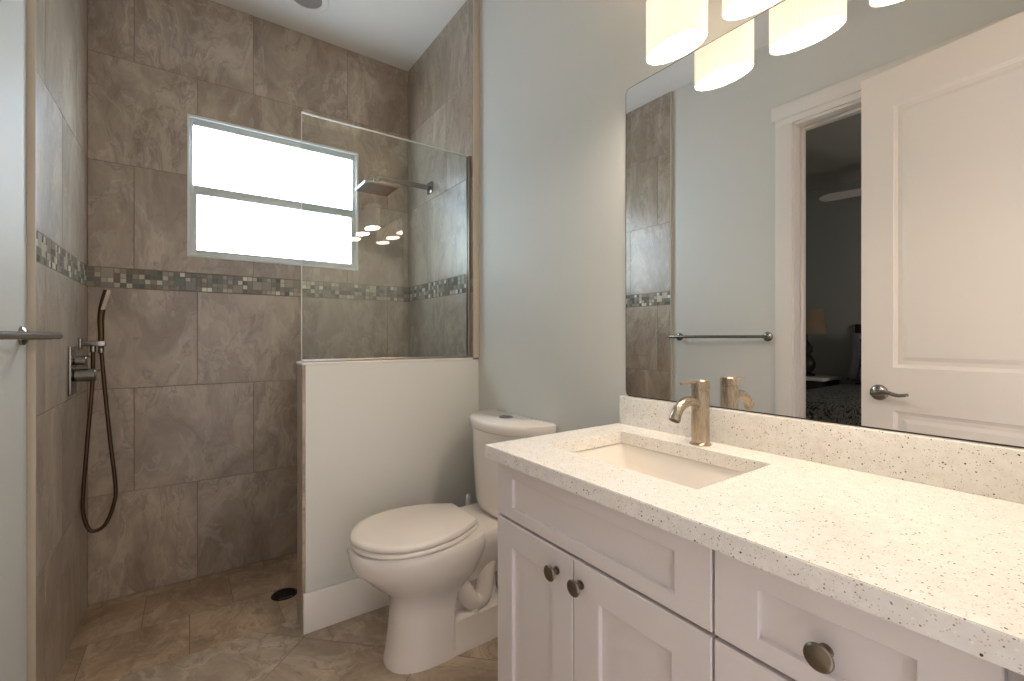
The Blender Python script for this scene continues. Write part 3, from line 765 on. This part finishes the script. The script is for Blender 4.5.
# ------------------------------------------------------------------ faucet
fx, fy = 1.049, .652
fa = thing('faucet', 'brushed nickel single-lever faucet standing on the worktop behind the sink', 'faucet', (fx, fy, CT))
bm = B(); lathe(bm, (fx, fy, CT), Z, [(0, .0265), (.003, .0265), (.0055, .0225), (.006, .0215), (.137, .0215), (.138, .0205)], 40); finish(bm, 'body', 'nickel', fa)
bm = B(); tube(bm, [(fx-.010, fy, .946), (fx-.045, fy, .957), (fx-.072, fy, .953), (fx-.094, fy, .940), (fx-.107, fy, .920)], .0125, 20); sp = finish(bm, 'spout', 'nickel', fa)
bm = B(); 
d_ = Vector((-.54, 0, -.84)).normalized(); lathe(bm, Vector((fx-.107, fy, .920))-d_*.003, d_, [(0, .0137), (.0075, .0137), (.0085, .0125)], 20, cap1=False); lathe(bm, Vector((fx-.107, fy, .920))+d_*.004, d_, [(0, .0124), (.0015, .0124)], 20, mi=1); finish(bm, 'aerator', ['nickel', 'drain'], sp)
bm = B(); lathe(bm, (fx, fy, CT+.1385), Z, [(0, .0205), (.001, .0222), (.022, .0222), (.0235, .0208)], 40)
tube(bm, [(fx-.018, fy, CT+.156), (fx-.050, fy, CT+.158), (fx-.082, fy, CT+.157)], .0042, 12, radii=lambda t: .0045-.001*t)
finish(bm, 'lever', 'nickel', fa)

# ------------------------------------------------------------------ mirror
mi_ = thing('wall_mirror', 'large frameless rectangular wall mirror above the quartz backsplash', 'mirror', (W, .5, .9315))
def rounded_yz(y0, y1, z0, z1, r, x):
    return [Vector((x, p.x, p.y)) for p in rr(y0, y1, z0, z1, 0, r)]
bm = B(); ring_loft(bm, [rounded_yz(NY+.004, .9480, .9340, 1.890, .014, x) for x in (WP-.0005, W)]); finish(bm, 'mirror_glass', 'mirror', mi_)
bm = B(); ring_loft(bm, [rounded_yz(NY+.002, .9500, .9312, 1.892, .016, x) for x in (WP-.0003, W+.0006)]); finish(bm, 'mirror_edge', 'mirror_edge', mi_)

# ------------------------------------------------------------------ vanity light
vl = thing('vanity_light', 'vanity light bar with three glowing ribbed oval shades above the mirror', 'wall light', (WP, .482, 2.03))
SXc = W-.111; SR = .0837; EX = .0462/.0837; SZ0 = 1.850; SH = .150
bm = B(); box(bm, WP-.022, WP, .20, .76, 2.035, 2.095, .006); finish(bm, 'back_plate', 'nickel', vl)
for k in range(3):
    sy = .6938-.2111*k
    bm = B(); cyl(bm, (WP-.02, sy, 2.062), (SXc, sy, 2.062), .007, 14); cyl(bm, (SXc, sy, 2.068), (SXc, sy, SZ0+SH-.02), .007, 14)
    lathe(bm, (SXc, sy, SZ0+.085), Z, [(0, .018), (.04, .018), (.045, .010)], 20)
    for a in range(3):
        an = a*2*PI/3; cyl(bm, (SXc, sy, SZ0+SH-.012), (SXc+math.cos(an)*(SR-.001)*EX, sy+math.sin(an)*(SR-.001), SZ0+SH-.006), .0018, 8)
    finish(bm, 'shade_holder', 'nickel', vl)
    bm = B(); uvl = bm.loops.layers.uv.new('tile'); n = 64
    prof = [(SR, 0), (SR, SH), (SR-.0022, SH), (SR-.0022, 0)]
    rings = [[bm.verts.new((SXc+r*EX*math.cos(2*PI*i/n), sy+r*math.sin(2*PI*i/n), SZ0+z)) for i in range(n)] for r, z in prof]
    for a in range(4):
        A, Bq = rings[a], rings[(a+1) % 4]
        for i in range(n):
            j = (i+1) % n; f = bm.faces.new((A[i], A[j], Bq[j], Bq[i]))
            for lp, (uu, vv) in zip(f.loops, ((i, prof[a][1]), (i+1, prof[a][1]), (i+1, prof[(a+1)%4][1]), (i, prof[(a+1)%4][1]))):
                lp[uvl].uv = (uu*.32+k*7, vv*1.5)
    finish(bm, 'shade', 'shade', vl)
    bm = B(); lathe(bm, (0, sy, SZ0+.004), Z, [(0, SR-.003), (.003, SR-.003)], 48); [setattr(v.co, 'x', SXc+v.co.x*EX) for v in bm.verts]; finish(bm, 'diffuser', 'diffuser', vl)
    bm = B(); lathe(bm, (SXc, sy, SZ0+.030), Z, [(0, .004), (.006, .018), (.02, .026), (.036, .022), (.052, .013)], 20); finish(bm, 'bulb', 'bulb', vl)

# ------------------------------------------------------------------ bedroom seen through the doorway in the mirror
BX0, BX1, BY0, BY1 = -3.42, LP-.12, -1.3, 3.2
bm = B(); box(bm, BX0-.1, BX0, BY0, BY1, 0, HC); struct(finish(bm, 'wall_bedroom_far', 'bedwall'))
bm = B(); box(bm, BX0-.1, BX1, BY1, BY1+.1, 0, HC); struct(finish(bm, 'wall_bedroom_left', 'bedwall'))
bm = B(); box(bm, BX0-.1, BX1, BY0-.1, BY0, 0, HC); struct(finish(bm, 'wall_bedroom_right', 'bedwall'))
bm = B(); box(bm, BX1-.01, BX1, BY0, NY-.12, 0, HC); box(bm, BX1-.01, BX1, D+.1, BY1, 0, HC); struct(finish(bm, 'wall_bedroom_near', 'bedwall'))
bm = B(); box(bm, BX0-.1, BX1, BY0-.1, BY1+.1, HC, HC+.08); struct(finish(bm, 'ceiling_bedroom', 'bedceil'))
bm = B(); box(bm, BX0-.1, BX1, BY0-.1, BY1+.1, -.1, 0); struct(finish(bm, 'floor_bedroom', 'carpet'))
M['bedfill'] = emis('bedroom_fill_glow', (1,.93,.85,1), 4.0)
bm = B(); box(bm, -2.6, -1.4, BY0, BY0+.02, .9, 1.9); struct(finish(bm, 'bedroom_fill_panel', 'bedfill'))  # unseen glowing pane, added to light the bedroom

bed = thing('bed', 'bed with a dark paisley bedspread in the dark bedroom reflected in the mirror', 'bed', (-2.35, .95, 0))
bm = B(); box(bm, -3.38, -1.38, .20, 1.70, .30, .62, .05, seg=4); finish(bm, 'mattress', 'pillowcase', bed)
bm = B(); box(bm, -3.10, -1.34, .14, 1.76, .16, .66, .06, seg=4); finish(bm, 'bedspread', 'paisley', bed)
bm = B(); box(bm, -3.42+.002, -3.38, .15, 1.75, 0, 1.25, .01); finish(bm, 'headboard', 'dark', bed)
for x in (-3.3, -1.45):
    for y in (.25, 1.65):
        bm = B(); cyl(bm, (x, y, 0), (x, y, .31), .025, 12); finish(bm, 'leg', 'dark', bed)
def pillow(name, cx, cy, cz, lx, ly, lz, tilt, m, label, group=None):
    bm = B(); n = 14
    for sgn in (1, -1):
        vs = [[bm.verts.new((0, 0, 0)) for j in range(n+1)] for i in range(n+1)]
        for i in range(n+1):
            for j in range(n+1):
                u, v = i/n*2-1, j/n*2-1
                th = (max(0, (1-u**4)*(1-v**4)))**.5
                p = Vector((sgn*lz*th, u*ly*(1-.06*(1-v*v)), v*lx*(1-.06*(1-u*u))))
                p.rotate(Matrix.Rotation(tilt, 3, 'Y')); vs[i][j].co = p+Vector((cx, cy, cz))
        for i in range(n):
            for j in range(n): bm.faces.new((vs[i][j], vs[i+1][j], vs[i+1][j+1], vs[i][j+1]))
    o = finish(bm, name, m, weld=True, sharp=2); return setp(o, label, 'pillow', group)
pillow('pillow', -3.20, 1.41, .92, .25, .34, .09, -.25, 'pillowcase', 'pale pillow leaning on the headboard behind the patterned cushion')
pillow('cushion', -2.99, 1.32, .89, .22, .29, .08, -.32, 'paisley', 'paisley cushion at the head of the dark bed, beside the doorway edge')
ns = thing('nightstand', 'dark nightstand with a pale top beside the bed, reflected in the mirror', 'nightstand', (-3.12, 2.10, 0))
bm = B(); box(bm, -3.36, -2.90, 1.88, 2.32, .12, .675, .004); finish(bm, 'body', 'dark', ns)
bm = B(); box(bm, -3.38, -2.87, 1.85, 2.35, .675, .705, .004); finish(bm, 'top', 'trim', ns)
for z0, z1 in ((.16, .40), (.42, .66)):
    bm = B(); box(bm, -2.90, -2.885, 1.90, 2.30, z0, z1, .003); dw = finish(bm, 'drawer', 'dark', ns)
    bm = B(); lathe(bm, (-2.885, 2.10, (z0+z1)/2), X, [(0, .006), (.015, .006), (.02, .014), (.026, .010)], 14); finish(bm, 'knob', 'chrome', dw)
for x in (-3.34, -2.93):
    for y in (1.90, 2.30):
        bm = B(); cyl(bm, (x, y, 0), (x, y, .125), .015, 10); finish(bm, 'leg', 'dark', ns)
lx_, ly_ = -3.10, 2.09
lp_ = thing('table_lamp', 'table lamp with a dark gourd base and tan shade on the nightstand', 'lamp', (lx_, ly_, .705))
bm = B(); lathe(bm, (lx_, ly_, .705), Z, [(0, .075), (.02, .078), (.035, .04), (.07, .07), (.13, .085), (.19, .06), (.225, .035), (.26, .055), (.31, .06), (.35, .03), (.38, .012), (.47, .010)], 28); finish(bm, 'base', 'dark', lp_)
bm = B(); lathe(bm, (lx_, ly_, 1.15), Z, [(0, .175), (.25, .150), (.25, .146), (.001, .171)], 36, cap0=False, cap1=False); finish(bm, 'lamp_shade', 'lampshade', lp_)
cf = thing('ceiling_fan', 'white ceiling fan in the dark bedroom, one blade tip showing in the mirror', 'ceiling fan', (-2.78, 1.12, HC))
bm = B(); lathe(bm, (-2.78, 1.12, HC), -Z, [(0, .065), (.03, .06), (.05, .015), (.20, .013), (.22, .06), (.25, .10), (.34, .10), (.37, .06)], 28); finish(bm, 'motor', 'trim', cf)
bm = B(); lathe(bm, (-2.78, 1.12, HC-.37), -Z, [(0, .06), (.02, .09), (.06, .085), (.09, .05), (.10, .01)], 28); finish(bm, 'light_bowl', 'trim', cf)
for k in range(5):
    a = PI/2-.18+k*2*PI/5; R3 = Matrix.Rotation(a, 4, 'Z') @ Matrix.Rotation(math.radians(-14), 4, 'X')
    bm = B(); c0 = Vector((-2.78, 1.12, HC-.31))
    out = [(.12, -.03), (.20, -.055), (.60, -.070), (.66, -.06), (.69, -.03), (.70, 0), (.69, .03), (.66, .06), (.60, .070), (.20, .055), (.12, .03)]
    ring_loft(bm, [[c0+(R3 @ Vector((x, y, z))) for x, y in out] for z in (-.004, .004)]); finish(bm, 'blade', 'trim', cf)
